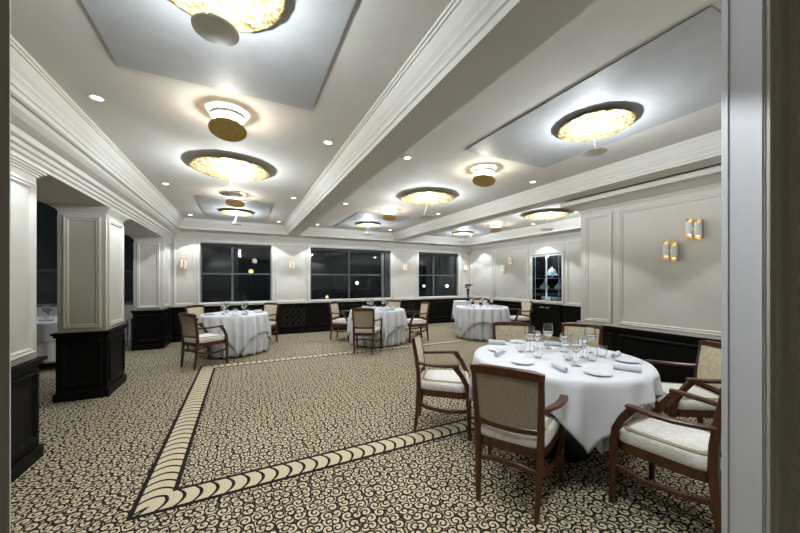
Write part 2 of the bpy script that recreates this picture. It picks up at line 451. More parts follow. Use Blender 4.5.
# right wall with the display niche
NI = (5.16, 6.08, .84, 2.06)
wr = MB()
wr.box(XR, XR+.45, YP-.1, NI[0], 0, 3.1).box(XR, XR+.45, NI[1], YB, 0, 3.1).box(XR, XR+.45, NI[0], NI[1], 0, NI[2]).box(XR, XR+.45, NI[0], NI[1], NI[3], 3.1).box(XR+.40, XR+.45, NI[0], NI[1], NI[2], NI[3])
wall_r = struct(wr.build('wall_right', M['wall']))
rp = lambda u0, u1, v0, v1, **k: mould(wall_r, (XR, 0, 0), (0, 1, 0), (0, 0, 1), (-1, 0, 0), u0, u1, v0, v1, **k)
rp(7.55, 8.62, .815, 2.33); rp(6.20, 7.48, .815, 2.33); rp(5.12, 6.12, 2.12, 2.33); rp(3.05, 5.05, .815, 2.33)
wz = MB().box(XR-.03, XR, YP, NI[0]-.02, 0, .765).box(XR-.03, XR, NI[1]+.04, YB-.03, 0, .765).build('wainscot', M['black'], wall_r)
MB().box(XR-.065, XR, YP, NI[0]-.02, .765, .79).box(XR-.065, XR, NI[1]+.04, YB-.03, .765, .79).build('dado_cap', M['black'], wz)
struct(B(XR-.05, XR, YP, NI[0]-.02, 0, .11).build('baseboard_right', M['black']))
struct(B(XR-.05, XR, NI[1]+.04, YB-.05, 0, .11).build('baseboard_right_far', M['black']))
struct(B(XR-.035, XR, YP, YB-.035, .79, .81).build('trim_13', M['mould']))
for u0, u1 in ((6.2, 6.95), (7.02, 7.77), (7.84, 8.6), (3.1, 4.0), (4.1, 5.05)):
    rp(u0, u1, .17, .70, prof=[(a, h+.03) for a, h in BMOULD], mat='black', name='wainscot_panel')
# projecting wall beside the large table
wall_p = struct(B(XP, XR, YF, YP, 0, 3.1).build('wall_right_projecting', M['wall']))
pp = lambda u0, u1, v0, v1, **k: mould(wall_p, (XP, 0, 0), (0, 1, 0), (0, 0, 1), (-1, 0, 0), u0, u1, v0, v1, **k)
pp(2.53, 2.91, .815, 2.31); pp(.75, 2.45, .815, 2.31)
wz = B(XP-.03, XP, YF, YP+.03, 0, .765).box(XP-.03, XP+.4, YP, YP+.03, 0, .765).build('wainscot', M['black'], wall_p)
B(XP-.065, XP, YF, YP+.065, .765, .79).box(XP-.05, XP, YF, YP+.05, .735, .765).box(XP-.065, XP+.4, YP, YP+.065, .765, .79).build('dado_cap', M['black'], wz)
struct(B(XP-.05, XP, YF, YP+.05, 0, .11).build('baseboard_right_near', M['black']))
struct(B(XP-.035, XP, YF, YP+.035, .79, .81).build('trim_14', M['mould']))
for u0, u1 in ((2.5, 2.92), (1.55, 2.42), (.6, 1.47)):
    pp(u0, u1, .17, .70, prof=[(a, h+.03) for a, h in BMOULD], mat='black', name='wainscot_panel')
# left outer wall of the aisle and front wall with the doorway
struct(B(-4.6, -4.4, YF, YB, 0, 3.1).build('wall_left', M['wall']))
DX0, DX1, DY0 = -.215, 1.403, .370
wf = MB().box(-4.6, DX0, DY0, YF, 0, 3.15).box(DX1, XP+.1, DY0, YF, 0, 3.15).box(DX0, DX1, DY0, YF, 2.45, 3.15)
wall_f = struct(wf.build('wall_front', M['wall']))
MB().box(-2.6, 4.2, -4.0, -3.9, 0, 2.8).box(-2.7, -2.6, -4.0, .36, 0, 2.8).box(4.2, 4.3, -4.0, .36, 0, 2.8).box(-2.6, 4.2, -4.0, .36, 2.75, 2.85).build('lobby_shell', M['wall'], wall_f)
M['doorpaint'] = noise_mat('white_door_paint', (.76, .77, .80), (.78, .79, .82), 8, .4, 0)
door = struct(MB().box(DX1-.004, DX1+.02, DY0-.002, YF+.004, 0, 2.45).box(DX1-.010, DX1, .447, YF+.012, 0, 2.45).box(DX1-.009, DX1, .372, .379, 0, 2.45).build('door_1', M['doorpaint']))
cas = MB()
for a, b_, h in ((0, .30, .012), (.03, .055, .022), (.10, .125, .026), (.245, .30, .03)):
    cas.box(DX1+a, DX1+b_, DY0-h, DY0, 0, 2.45+b_)
cas.box(DX0-.30, -.1669, DY0-.0035, DY0-.002, 0, 2.75).box(DX0-.09, DX0-.03, DY0-.024, DY0-.01, 0, 2.54)
cas.build('door_casing', M['mould'], door)
MB().box(DX0-.02, DX0+.004, DY0-.002, YF+.004, 0, 2.45).build('door_jamb', M['mould'], door)

# ------------------------------------------------------------------ columns
def column(label, x0, x1, y0, y1):
    t = thing('column', label, 'column', ((x0+x1)/2, (y0+y1)/2, 0), 0, 'panelled columns along the side aisle')
    a, b_ = (x1-x0)/2, (y1-y0)/2
    pl = B(-a, a, -b_, b_, 0, .765).build('plinth', M['black'], t, bevel=.003)
    B(-a-.02, a+.02, -b_-.02, b_+.02, 0, .10).build('skirting', M['black'], pl, bevel=.006)
    B(-a-.035, a+.035, -b_-.035, b_+.035, .765, .79).box(-a-.018, a+.018, -b_-.018, b_+.018, .735, .765).build('dado_cap', M['black'], pl, bevel=.004)
    sh = B(-a+.012, a-.012, -b_+.012, b_-.012, .79, 2.272).build('shaft', M['wall'], t, bevel=.002)
    cp = MB()
    for d, z0, z1 in ((.0, 2.205, 2.222), (.014, 2.222, 2.235), (.03, 2.235, 2.25), (.045, 2.25, 2.272)):
        cp.box(-a-d, a+d, -b_-d, b_+d, z0, z1)
    cp.build('capital', M['mould'], t)
    for (O, U, Nn, w) in (((0, -b_+.012, 0), (1, 0, 0), (0, -1, 0), a), ((a-.012, 0, 0), (0, 1, 0), (1, 0, 0), b_), ((-a+.012, 0, 0), (0, 1, 0), (-1, 0, 0), b_), ((0, b_-.012, 0), (1, 0, 0), (0, 1, 0), a)):
        MB().frame(O, U, (0, 0, 1), Nn, -w+.055, w-.055, .83, 2.15, MOULD).build('panel_moulding', M['mould'], sh)
        Ob = [O[0]*a/max(a-.012, 1e-6) if O[0] else 0, O[1]*b_/max(b_-.012, 1e-6) if O[1] else 0, 0]
        MB().frame(Ob, U, (0, 0, 1), Nn, -w+.045, w-.045, .16, .70, BMOULD).build('plinth_panel', M['black'], pl)
    return t
column('white panelled column on black base closest to the doorway, cut off by the left frame edge', -1.90, XL+.01, 2.93, 3.52)
column('freestanding white panelled column on black base, second from the doorway', -1.91, XL-.01, 4.99, 5.63)
column('white panelled column on black base standing against the window wall', -1.94, XL, 7.97, 8.66)

# ------------------------------------------------------------------ chair
def make_chair():
    t = thing('dining_armchair', '', 'chair')
    W = M['wood']
    for s in (-1, 1):
        MB().sweep([(s*.172, -.258, 0), (s*.182, -.233, .2), (s*.188, -.218, .42), (s*.192, -.222, .55), (s*.197, -.240, .69), (s*.201, -.266, .838)],
                   [(.026, .028), (.034, .036), (.040, .042), (.036, .038), (.034, .034), (.030, .030)], ref=(0, 1, 0)).build('leg', W, t, smooth=True)
        MB().sweep([(s*.252, .238, 0), (s*.250, .232, .2), (s*.248, .225, .43)], [(.026, .028), (.036, .038), (.044, .046)], ref=(0, 1, 0)).build('leg', W, t, smooth=True)
        ar = MB().sweep([(s*.196, -.242, .645), (s*.224, -.19, .640), (s*.262, -.08, .638), (s*.280, .02, .641), (s*.281, .09, .646), (s*.275, .142, .648)],
                        [(.026, .026), (.036, .024), (.046, .024), (.050, .024), (.050, .024), (.042, .020)], ref=(0, 0, 1), rnd=.45).build('arm', W, t, smooth=True)
        MB().sweep([(s*.250, .226, .40), (s*.262, .210, .48), (s*.272, .168, .56), (s*.278, .108, .640)], [(.034, .044), (.030, .042), (.028, .042), (.030, .048)], ref=(0, 1, 0)).build('arm_support', W, ar, smooth=True)
        MB().sweep([(s*.248, .228, .245), (s*.240, .06, .222), (s*.205, -.12, .232), (s*.184, -.228, .262)], (.020, .030)).build('stretcher', W, t, smooth=True)
    MB().sweep([(-.184, -.230, .262), (-.08, -.238, .285), (.08, -.238, .285), (.184, -.230, .262)], (.020, .030)).build('stretcher', W, t, smooth=True)
    # back rails, curved backwards in plan
    tr = []; lr = []
    for i in range(9):
        u = -1+i/4; c = 1-u*u
        tr.append((u*.218, -.264-.028*c, .842+.010*c)); lr.append((u*.188, -.220-.024*c, .505-.006*c))
    MB().sweep(tr, [(.030, .040)]+[(.034, .058)]*7+[(.030, .040)], rnd=.4).build('top_rail', W, t, smooth=True)
    MB().sweep(lr, (.026, .034)).build('lower_rail', W, t, smooth=True)
    # upholstered back: front cushion + rear panel
    def slab(d0, d1, bulge):
        F, Bk = [], []
        nu, nv = 10, 8
        m = MB(); g = {}
        for side in (0, 1):
            for j in range(nv+1):
                for i in range(nu+1):
                    u = -1+2*i/nu; v = j/nv
                    z = .515+.312*v
                    hw = .176+.010*v
                    y = -.220-.044*v**1.4-.027*(1-u*u)
                    b_ = bulge*(1-u**4)*(1-(2*v-1)**4)
                    yy = y+(d1+b_ if side else d0)
                    g[side, i, j] = len(m.v); m.v.append((u*hw, yy, z+.012*(1-u*u)*v))
        for j in range(nv):
            for i in range(nu):
                m.f.append((g[0, i, j], g[0, i+1, j], g[0, i+1, j+1], g[0, i, j+1])); m.f.append((g[1, i, j], g[1, i, j+1], g[1, i+1, j+1], g[1, i+1, j]))
        for j in range(nv):
            for i in (0, nu): m.f.append((g[0, i, j], g[0, i, j+1], g[1, i, j+1], g[1, i, j]))
        for i in range(nu):
            for j in (0, nv): m.f.append((g[0, i, j], g[0, i+1, j], g[1, i+1, j], g[1, i, j]))
        return m
    slab(.0, .012, .020).build('backrest', M['cream'], t, smooth=True)
    bk = slab(-.010, .0, .0)
    bk.build('back_panel', M['tan'], t, smooth=True)
    # seat
    def outline(sc, z, n=48):
        pts = []
        for i in range(n):
            a = 2*PI*i/n; c, s_ = math.cos(a), math.sin(a)
            e = .32
            x = math.copysign(abs(c)**e, c); y = math.copysign(abs(s_)**e, s_)
            hw = .238+.024*y
            pts.append((x*hw*sc, .005+y*.238*sc, z))
        return pts
    MB().loops([outline(.96, .345), outline(.965, .405), outline(.6, .405), outline(.6, .345)], closed='ring').build('seat_rail', W, t, smooth=True)
    MB().loops([outline(.955, .400), outline(.985, .412), outline(1.0, .432), outline(.985, .455), outline(.95, .468), outline(.85, .476), outline(.6, .486), outline(.3, .490), outline(.02, .491)]).build('seat', M['seat'], t, smooth=True)
    MB().loops([outline(.875, .4755), outline(.87, .480), outline(.765, .4845), outline(.76, .4790)], cap0=False, cap1=False).build('seat_band', M['band'], t, smooth=True)['label'] = 'taupe ribbon band'
    return t
chair0 = make_chair()
first = [True]
def chair(x, y, fx, fy, label, group):
    rz = math.atan2(fy, fx)-PI/2
    if first[0]:
        first[0] = False; o = chair0; o.location = (x, y, 0); o.rotation_euler = (0, 0, rz); o['label'] = label; o['group'] = group
        return o
    return dup(chair0, (x, y, 0), rz, label, group=group)
G1 = 'armchairs around the large near table'
chair(1.745, 2.57, .80, -.60, 'wooden armchair seen side-on at the left of the large table, standing on the carpet border', G1)
chair(1.655, 1.575, .86, .51, 'wooden armchair with its tan back to the camera, in front of the large table', G1)
chair(2.347, 0.975, -.04, 1.0, 'nearest armchair at right, ivory seat with taupe band, back hidden by the doorway edge', G1)
chair(3.30, 1.33, -.80, .60, 'armchair with cream damask back beside the black wainscot, half cut off by the doorway edge', G1)
chair(2.82, 2.72, -.62, -.78, 'armchair behind the large table, the left one of the two facing the camera', G1)
chair(3.40, 2.36, -.94, -.35, 'armchair behind the large table, in front of the corner of the projecting wall', G1)
G2 = 'armchairs around the small table by the left window'
chair(-.57, 6.15, .80, .60, 'armchair nearest the camera at the small table under the left window', G2)
chair(-.68, 7.58, .75, -.65, 'armchair back-left of the table under the left window, near the wall column', G2)
chair(.39, 7.64, -.75, -.65, 'armchair to the right of the table under the left window, facing it', G2)
G3 = 'armchairs around the middle small table'
chair(2.14, 7.31, .75, -.66, 'armchair left of the middle table, back towards the lattice grille', G3)
chair(2.17, 5.86, .55, .83, 'armchair with its back to the camera in front of the middle table', G3)
chair(3.61, 6.50, -.99, .10, 'armchair in profile to the right of the middle table', G3)
chair(3.36, 7.30, -.62, -.78, 'armchair mostly hidden behind the middle table, only its backrest showing', G3)
G4 = 'armchairs around the far right small table'
ch_far = chair(6.22, 5.86, -.95, .25, 'armchair facing left at the far right table, white cloth hung over its back', G4)
chair(5.90, 6.90, -.65, -.76, 'armchair behind the far right table in the room corner', G4)
chair0['category'] = 'chair'

# ------------------------------------------------------------------ tables and cloths
def make_table(label, x, y, R, h=.735):
    t = thing('dining_table', label, 'table', (x, y, 0), 0, 'round dining tables under white cloths')
    MB().lathe([(.01, h), (R-.085, h), (R-.075, h-.006), (R-.075, h-.028), (R-.085, h-.034), (.01, h-.034)], 40, cap0=True, cap1=True).build('tabletop', M['wood'], t)
    MB().lathe([(.055, h-.034), (.05, .6), (.045, .3), (.06, .08), (.25, .03), (.26, 0)], 24, cap0=True, cap1=True).build('pedestal', M['black'], t, smooth=True)
    return t
def cloth(name, label, x, y, R, ztop, hang, amp, nf, mat, seed, flare=.03, group=None, bias=.12):
    """hang(theta) -> length of the drop"""
    rnd = random.Random(seed)
    n = 288; ph = [rnd.uniform(0, 6.28) for _ in range(4)]
    rings = []
    for fr in (.02, .3, .6, .85, .96):
        rings.append([(R*fr*math.cos(2*PI*j/n), R*fr*math.sin(2*PI*j/n), ztop) for j in range(n)])
    K = 14
    for k in range(K+1):
        s = k/K; ring = []
        for j in range(n):
            a = 2*PI*j/n; h = hang(a)
            if k == 0: r, z = R-.005, ztop-.001
            elif k == 1: r, z = R+.004, ztop-.012
            else:
                q = (k-1)/(K-1)
                drop = .012+(h-.012)*q
                am = amp*min(1, drop/.28)
                wv = math.sin(nf*a+ph[0]+.8*math.sin(3*a+ph[2]))*.65+math.sin((nf*1.7)//1*a+ph[1]+.6*math.sin(2*a+ph[3]))*.35
                wv = math.copysign(abs(wv)**.7, wv)
                r = R+.008+flare*drop+am*(wv*.5+bias)
                z = ztop-drop
            ring.append((r*math.cos(a), r*math.sin(a), z))
        rings.append(ring)
    o = MB().loops(rings, cap0=True, cap1=False).build(name, mat, None, smooth=False)
    for p in o.data.polygons: p.use_smooth = True
    md = o.modifiers.new('thick', 'SOLIDIFY'); md.thickness = .003; md.offset = 1
    o.location = (x, y, 0)
    tag(o, label, 'tablecloth', group)
    return o
def square(half, rot):
    return lambda a, half=half, rot=rot: half/max(abs(math.cos(a-rot-PI/4)), abs(math.sin(a-rot-PI/4)))
TB = [('large', 2.38, 1.83, .648, .79, 234), ('left', -.13, 6.96, .56, .90, 277), ('mid', 2.71, 6.60, .575, .90, 257), ('right', 5.27, 6.12, .60, .91, 189)]
names = {'large': 'the large near table', 'left': 'the small table under the left window', 'mid': 'the middle small table', 'right': 'the far right table by the vase'}
for k, x, y, R, half, rot in TB:
    make_table('round wooden table hidden under the cloths of '+names[k], x, y, R)
    big = k == 'large'; sd = {'large': 5, 'left': 12, 'mid': 23, 'right': 31}[k]; nf = 14 if big else 21; am = .085 if big else .095
    def uh(a, big=big):
        if not big: return .715
        d = math.degrees(a) % 360
        w_ = min(1, max(0, (d-228)/14)) if d < 300 else min(1, max(0, (352-d)/20))
        return .22+.25*w_
    cloth('tablecloth', 'white undercloth showing below the top cloth on '+names[k], x, y, R-.05 if big else R-.012, .741, uh, .05 if big else am, 19 if big else nf, M['linen2'], sd, .0, 'long undercloths')
    sq = square(half, math.radians(rot))
    cloth('top_cloth', 'white square top cloth with hanging corner on '+names[k], x, y, R+.018, .748, lambda a, sq=sq, R=R: max(.05, min(sq(a)-R, .70)), am, nf, M['linen'], sd, .022, 'square top cloths')
ZT = .752

# ------------------------------------------------------------------ tableware
def lathe_solid(outer, inner, n=28):
    return MB().lathe(outer+inner, n, cap0=True, cap1=True)
def make_glass(name, H, bowl, label, cat='glass'):
    t = thing(name, label, cat)
    if name == 'wine_glass':
        st = H*.44
        prof = [(.001, 0), (.036, .0), (.037, .003), (.012, .008), (.0045, .016), (.004, st*.6), (.005, st-.006), (.014, st)]
        bo = [(bowl*.62, st+.012), (bowl*.92, st+.032), (bowl, st+.055), (bowl*.95, st+.08), (bowl*.80, H)]
        inn = [(bowl*.80-.0015, H), (bowl*.95-.0018, st+.08), (bowl-.002, st+.055), (bowl*.9-.002, st+.050), (bowl*.5, st+.046), (.001, st+.045)]
    else:
        st = .004
        prof = [(.001, 0), (bowl*.55, 0), (bowl*.62, .003)]
        bo = [(bowl*.9, H*.3), (bowl, H*.6), (bowl*.94, H)]
        inn = [(bowl*.94-.002, H), (bowl-.002, H*.6), (bowl*.9-.002, H*.32), (bowl*.55, .008), (.001, .007)]
    if name == 'wine_glass':
        MB().lathe(prof, 28, cap0=True).build('stem', M['crystal'], t, smooth=True)
        MB().lathe([prof[-1]]+bo+inn, 28, cap1=True, cap0=True).build('bowl', M['crystal'], t, smooth=True)
    else:
        MB().lathe(prof+bo+inn, 28, cap0=True, cap1=True).build('cup', M['crystal'], t, smooth=True)
    return t
def make_napkin(label):
    L = []; n = 20
    # a coil seen at the ends: spiral cross-section swept along x
    sec = []
    for i in range(46):
        a = i/45*2*PI*2.6; r = .010+.0155*i/45
        sec.append((r*math.cos(a), r*math.sin(a)))
    m = MB()
    outer = [(.021*math.cos(2*PI*j/24), .021*math.sin(2*PI*j/24)) for j in range(24)]
    loops = []
    for xx, sc_ in ((-.076, .12), (-.074, .42), (-.080, .50), (-.074, .60), (-.080, .68), (-.082, .86), (-.078, 1.0), (-.04, 1.03), (.0, 1.0), (.04, 1.02), (.078, 1.0), (.082, .86), (.080, .68), (.074, .60), (.080, .50), (.074, .42), (.076, .12)):
        loops.append([(xx, p*sc_, .0212+q*sc_) for p, q in outer])
    m.loops(loops)
    o = m.build('rolled_napkin', M['napkin'], None, smooth=True)
    return tag(o, label, 'napkin')
def make_plate(label):
    o = MB().lathe([(.001, .0), (.045, .0), (.05, .002), (.082, .010), (.085, .012), (.084, .014), (.05, .007), (.001, .006)], 36, cap0=True, cap1=True).build('bread_plate', M['porcelain'], None, smooth=True)
    return tag(o, label, 'plate')
big0 = make_glass('wine_glass', .235, .047, '')
wat0 = make_glass('water_glass', .095, .040, '')
sml0 = make_glass('wine_glass', .175, .036, '')
nap0 = make_napkin(''); pla0 = make_plate('')
used = set()
def put(o, x, y, label, group, rz=0., z=ZT, s=None):
    if o.name not in used:
        used.add(o.name); r = o; r.location = (x, y, z); r.rotation_euler = (0, 0, rz); r['label'] = label; r['group'] = group
    else: r = dup(o, (x, y, z), rz, label, group=group)
    return r
A_ = math.radians(26.35)
def at(px, py, Z=ZT):
    """point of the plane z=Z seen at this pixel"""
    u = (px-400)/318.; v = (280-py)/318.; t_ = (Z-1.4)/v
    return ((math.sin(A_)+u*math.cos(A_))*t_, (math.cos(A_)-u*math.sin(A_))*t_)
# the large table: settings laid round the rim, from the photographed positions
gn = 'rolled napkins on the large table'; gp = 'bread plates on the large table'; gg = 'wine glasses on the large table'; gw = 'water glasses on the large table'
for p, q, lab in (((550, 364.5), (570, 375.5), 'rolled napkin lying nearest the camera beside the front plate of the large table'),
                  ((495.5, 357.5), (501, 352.5), 'rolled napkin seen end-on at the left rim of the large table'),
                  ((488, 343.6), (506, 344.8), 'rolled napkin lying flat at the far left of the large table'),
                  ((612, 368.5), (643, 373), 'rolled napkin lying flat at the right of the large table'),
                  ((612, 360), (620, 354.5), 'rolled napkin seen end-on at the right rim of the large table'),
                  ((549, 345.5), (557, 346.2), 'rolled napkin at the back centre of the large table behind the glasses')):
    (xa, ya), (xb, yb) = at(*p), at(*q)
    put(nap0, (xa+xb)/2, (ya+yb)/2, lab, gn, math.atan2(yb-ya, xb-xa))
for px, py, lab in ((522, 363, 'white bread plate at the front left rim of the large table'), (598, 374, 'white bread plate nearest the camera at the front of the large table'),
                    (497, 350.5, 'white bread plate behind the end-on napkin at the left rim'), (627, 361.5, 'white bread plate beside the right-hand napkins of the large table'),
                    (573, 346.8, 'white bread plate at the back of the large table before the wall corner chair'), (518, 342.5, 'white bread plate at the far left back of the large table')):
    put(pla0, *at(px, py), lab, gp)
for px, py, lab in ((530, 352, 'leftmost tall wine glass on the large table'), (548, 348, 'tall wine glass at the back of the large table against the black cupboard'),
                    (576, 366, 'tall wine glass nearest the camera, seen against the cream chair back'), (590, 353, 'tall wine glass furthest right on the large table')):
    put(big0, *at(px, py), lab, gg)
for px, py, lab in ((537, 349, 'small wine glass beside the leftmost tall glass on the large table'), (564, 352, 'small wine glass in the middle of the glasses on the large table'), (583, 358, 'small wine glass just right of the nearest tall glass on the large table')):
    put(sml0, *at(px, py), lab, gg)
for px, py, lab in ((521, 352, 'low clear tumbler at the left of the glass group on the large table'), (538, 358, 'low clear tumbler in front of the left wine glasses on the large table'), (568, 360, 'low clear tumbler left of the nearest tall wine glass'), (602, 357, 'low clear tumbler at the right end of the glass group on the large table'), (592, 361, 'low clear tumbler at the front right of the glass group on the large table')):
    put(wat0, *at(px, py), lab, gw)
# small tables: four settings
words = ('front', 'right', 'back', 'left')
for k, x, y, R, half, rot in TB[1:]:
    base = {'left': .55, 'mid': .5, 'right': .65}[k]
    for q in range(4):
        a = -PI/2+q*PI/2+base-.3
        cx, cy = math.cos(a), math.sin(a)
        put(pla0, x+cx*.42+cy*.10, y+cy*.42-cx*.10, 'white bread plate at the %s place of %s' % (words[q], names[k]), 'bread plates on small tables', a)
        put(nap0, x+cx*.44-cy*.06, y+cy*.44+cx*.06, 'rolled napkin at the %s place of %s' % (words[q], names[k]), 'rolled napkins on small tables', a+.3)
        put(big0, x+cx*.22-cy*.10, y+cy*.22+cx*.10, 'tall wine glass at the %s place of %s' % (words[q], names[k]), 'wine glasses on small tables')
        put(wat0, x+cx*.20+cy*.06, y+cy*.20-cx*.06, 'low clear tumbler at the %s place of %s' % (words[q], names[k]), 'tumblers on small tables')

# cloth over the far chair's back
m_ = MB(); ring = []
for i in range(9):
    u = -1+i/4
    ring.append([(.03+u*.17, -.258-.028*(1-u*u)+dy, z) for dy, z in ((.030, .66), (.034, .78), (.030, .880), (.0, .893), (-.040, .880), (-.052, .80), (-.058, .62+.02*u), (-.054, .62+.02*u), (-.046, .80), (-.034, .876), (.0, .886), (.024, .876), (.028, .78), (.024, .66))])
m_.loops(ring)
sv = m_.build('service_cloth', M['linen'], None, smooth=True)
sv.location = ch_far.location; sv.rotation_euler = ch_far.rotation_euler
tag(sv, 'white cloth hung over the back of the chair facing left at the far right table', 'cloth')

# cloth-covered side table with the vase in the back corner
SX, SY = 5.76, 7.54
t = thing('side_table', 'small round side table hidden under a pale cloth behind the far right table', 'table', (SX, SY, 0))
MB().lathe([(.01, .785), (.225, .785), (.225, .76), (.01, .76)], 28, cap0=True, cap1=True).build('tabletop', M['wood'], t)
MB().lathe([(.035, .76), (.03, .1), (.2, .02), (.2, 0)], 20, cap0=True, cap1=True).build('pedestal', M['black'], t)
sq = square(.44, math.radians(215))
cloth('tablecloth', 'pale cloth with pointed corner on the side table carrying the purple flowers', SX, SY, .235, .792, lambda a: min(sq(a)-.235+.22, .7), .035, 9, M['linen2'], 4, .1)
vx, vy = 5.90, 7.44
t = thing('flower_vase', 'tall dark vase of purple flowers on the cloth-covered side table', 'vase', (vx, vy, .7955))
MB().lathe([(.05, 0), (.054, .01), (.028, .05), (.026, .15), (.036, .27), (.052, .34), (.048, .34), (.032, .27), (.02, .15), (.01, .06)], 24, cap0=True, cap1=True).build('vase', M['vase'], t, smooth=True)
rr = random.Random(5)
for i in range(7):
    a = i*2.4; d = .02+.07*(i % 4)/3
    hx, hy, hz = d*math.cos(a), d*math.sin(a), .40+rr.uniform(-.02, .06)
    MB().sweep([(hx*.2, hy*.2, .28), (hx*.6, hy*.6, .36), (hx, hy, hz)], (.006, .006)).build('stem', M['leaf'], t)
    f = MB()
    for q in range(9):
        b_ = q*2*PI/9; up = .5 if q % 2 else .2
        c0 = Vector((hx, hy, hz)); d1 = Vector((math.cos(b_)*.06, math.sin(b_)*.06, .045*up+.01)); sd = Vector((-math.sin(b_), math.cos(b_), 0))*.018
        f.loops([[c0+Vector((0, 0, .004)), c0+Vector((0, 0, -.004)), c0+Vector((.004, 0, 0))], [c0+d1*.6+sd, c0+d1*.6-sd, c0+d1*.6+Vector((0, 0, .012))], [c0+d1+sd*.3, c0+d1-sd*.3, c0+d1+Vector((0, 0, .006))]])
    f.lathe([(.002, -.012), (.02, -.004), (.024, .012), (.012, .026), (.002, .03)], 10, (hx, hy, hz), True, True)
    f.build('bloom', M['purple'], t)
MB().sweep([(.01, 0, .3), (.06, -.03, .42), (.13, -.06, .47)], (.006, .006)).build('twig', M['leaf'], t)
f = MB()
for q in range(6): f.lathe([(.001, -.012), (.012, 0), (.001, .014)], 8, (.06+.014*q, -.03-.006*q, .425+.010*q+(.01 if q % 2 else -.008)), True, True)
f.build('bloom', M['purple'], t)

# small candle on the far right table
t = thing('candle_holder', 'small black candle holder at the back edge of the far right table', 'candle holder', (5.50, 6.42, ZT))
MB().lathe([(.045, 0), (.047, .004), (.04, .01), (.038, .09), (.034, .09), (.034, .02)], 20, cap0=True, cap1=True).build('holder', M['black'], t, smooth=True)
MB().lathe([(.03, .02), (.03, .075), (.003, .08)], 16, cap0=True, cap1=True).build('candle', M['porcelain'], t, smooth=True)

# aisle table with cloth and glasses, radiator
make_table('round table hidden under a white cloth in the side aisle', -2.92, 7.35, .58)
cloth('tablecloth', 'white tablecloth on the table glimpsed between the two left columns', -2.92, 7.35, .58, .741, lambda a: .62, .05, 13, M['linen2'], 9, .05)
cloth('top_cloth', 'white top cloth on the table glimpsed between the two left columns', -2.92, 7.35, .592, .748, lambda a: .30, .04, 13, M['linen'], 11, .06)
for i, (dx, dy) in enumerate(((.1, -.2), (.25, .0), (-.05, .1), (.18, .22), (-.2, -.15))):
    put(big0, -2.92+dx, 7.35+dy, 'tall wine glass among the glasses on the side aisle table between the left columns', 'wine glasses on the aisle table')
for dx, dy, rz in ((.15, -.38, .3), (.42, -.05, 1.8)):
    put(nap0, -2.92+dx, 7.35+dy, 'rolled napkin on the side aisle table between the left columns', 'napkins on the aisle table', rz)
t = thing('radiator', 'white ribbed radiator under the aisle window, glimpsed beside the wall column', 'radiator', (-2.7, 8.60, 0))
for i in range(16):
    MB().sweep([(-.56+i*.075, 0, .12), (-.56+i*.075, 0, .58)], (.05, .11), ref=(0, 1, 0)).build('fin', M['radiator'], t)
MB().box(-.6, .6, -.03, .03, .53, .57).box(-.6, .6, -.03, .03, .14, .18).box(-.58, -.54, -.03, .03, 0, .14).box(.54, .58, -.03, .03, 0, .14).build('rail', M['radiator'], t)

# ------------------------------------------------------------------ lattice grilles in the wainscot
def grille(x0, x1, label):
    t = thing('radiator_grille', label, 'grille', ((x0+x1)/2, YB-.03, 0), 0, 'lattice grilles in the black wainscot')
    w = (x1-x0)/2; z0, z1 = .15, .71
    MB().frame((0, 0, 0), (1, 0, 0), (0, 0, 1), (0, -1, 0), -w, w, z0, z1, [(0, 0), (0, .02), (.05, .02), (.05, 0)]).build('grille_frame', M['black'], t)
    m = MB(); nx = 4; dx = (2*w-.1)/nx
    for i in range(nx+1):
        for ph in (0, PI):
            pts = []
            for j in range(17):
                z = z0+.05+(z1-z0-.1)*j/16
                xx = -w+.05+i*dx+math.sin(j/16*2*PI*1.5+ph)*dx*.5
                pts.append((max(-w+.05, min(w-.05, xx)), -.012-.004*(ph > 0), z))
            m.sweep(pts, (.018, .010), ref=(0, 1, 0))
    m.build('lattice', M['gunblack'], t)
M['gunblack'] = noise_mat('worn_black_wood', (.011, .010, .009), (.017, .016, .014), 30, .35, 0)
grille(.84, 1.52, 'black lattice grille in the wainscot between the left and middle windows')
grille(4.12, 4.84, 'black lattice grille in the wainscot between the middle and right windows')

# ------------------------------------------------------------------ display cabinet and cupboard
y0, y1, z0, z1 = NI; ym = (y0+y1)/2
t = thing('display_cabinet', 'lit glass-fronted display cabinet set into the right wall above the black cupboard', 'cabinet', (XR, ym, z0))
hw = (y1-y0)/2; hh = z1-z0
MB().frame((0, 0, 0), (0, 1, 0), (0, 0, 1), (-1, 0, 0), -hw-.05, hw+.05, -.02, hh+.05, [(0, 0), (0, .03), (.03, .035), (.055, .02), (.055, -.03)]).build('frame', M['mould'], t)
MB().box(.38, .398, -hw, hw, 0, hh).build('back_panel', M['black'], t)
MB().box(.0, .38, -hw, -hw+.015, 0, hh).box(.0, .38, hw-.015, hw, 0, hh).box(0, .38, -hw, hw, 0, .015).box(0, .38, -hw, hw, hh-.015, hh).build('carcass', M['black'], t)
MB().box(-.004, .022, -hw, -hw+.018, 0, hh).box(-.004, .022, hw-.018, hw, 0, hh).box(-.004, .022, -hw, hw, hh-.05, hh).box(-.004, .022, -hw, hw, 0, .035).build('glass_edge', M['frost'], t)
for zz in (.33, .60): MB().box(.03, .375, -hw+.016, hw-.016, zz-.006, zz).build('shelf', M['frost'], t)
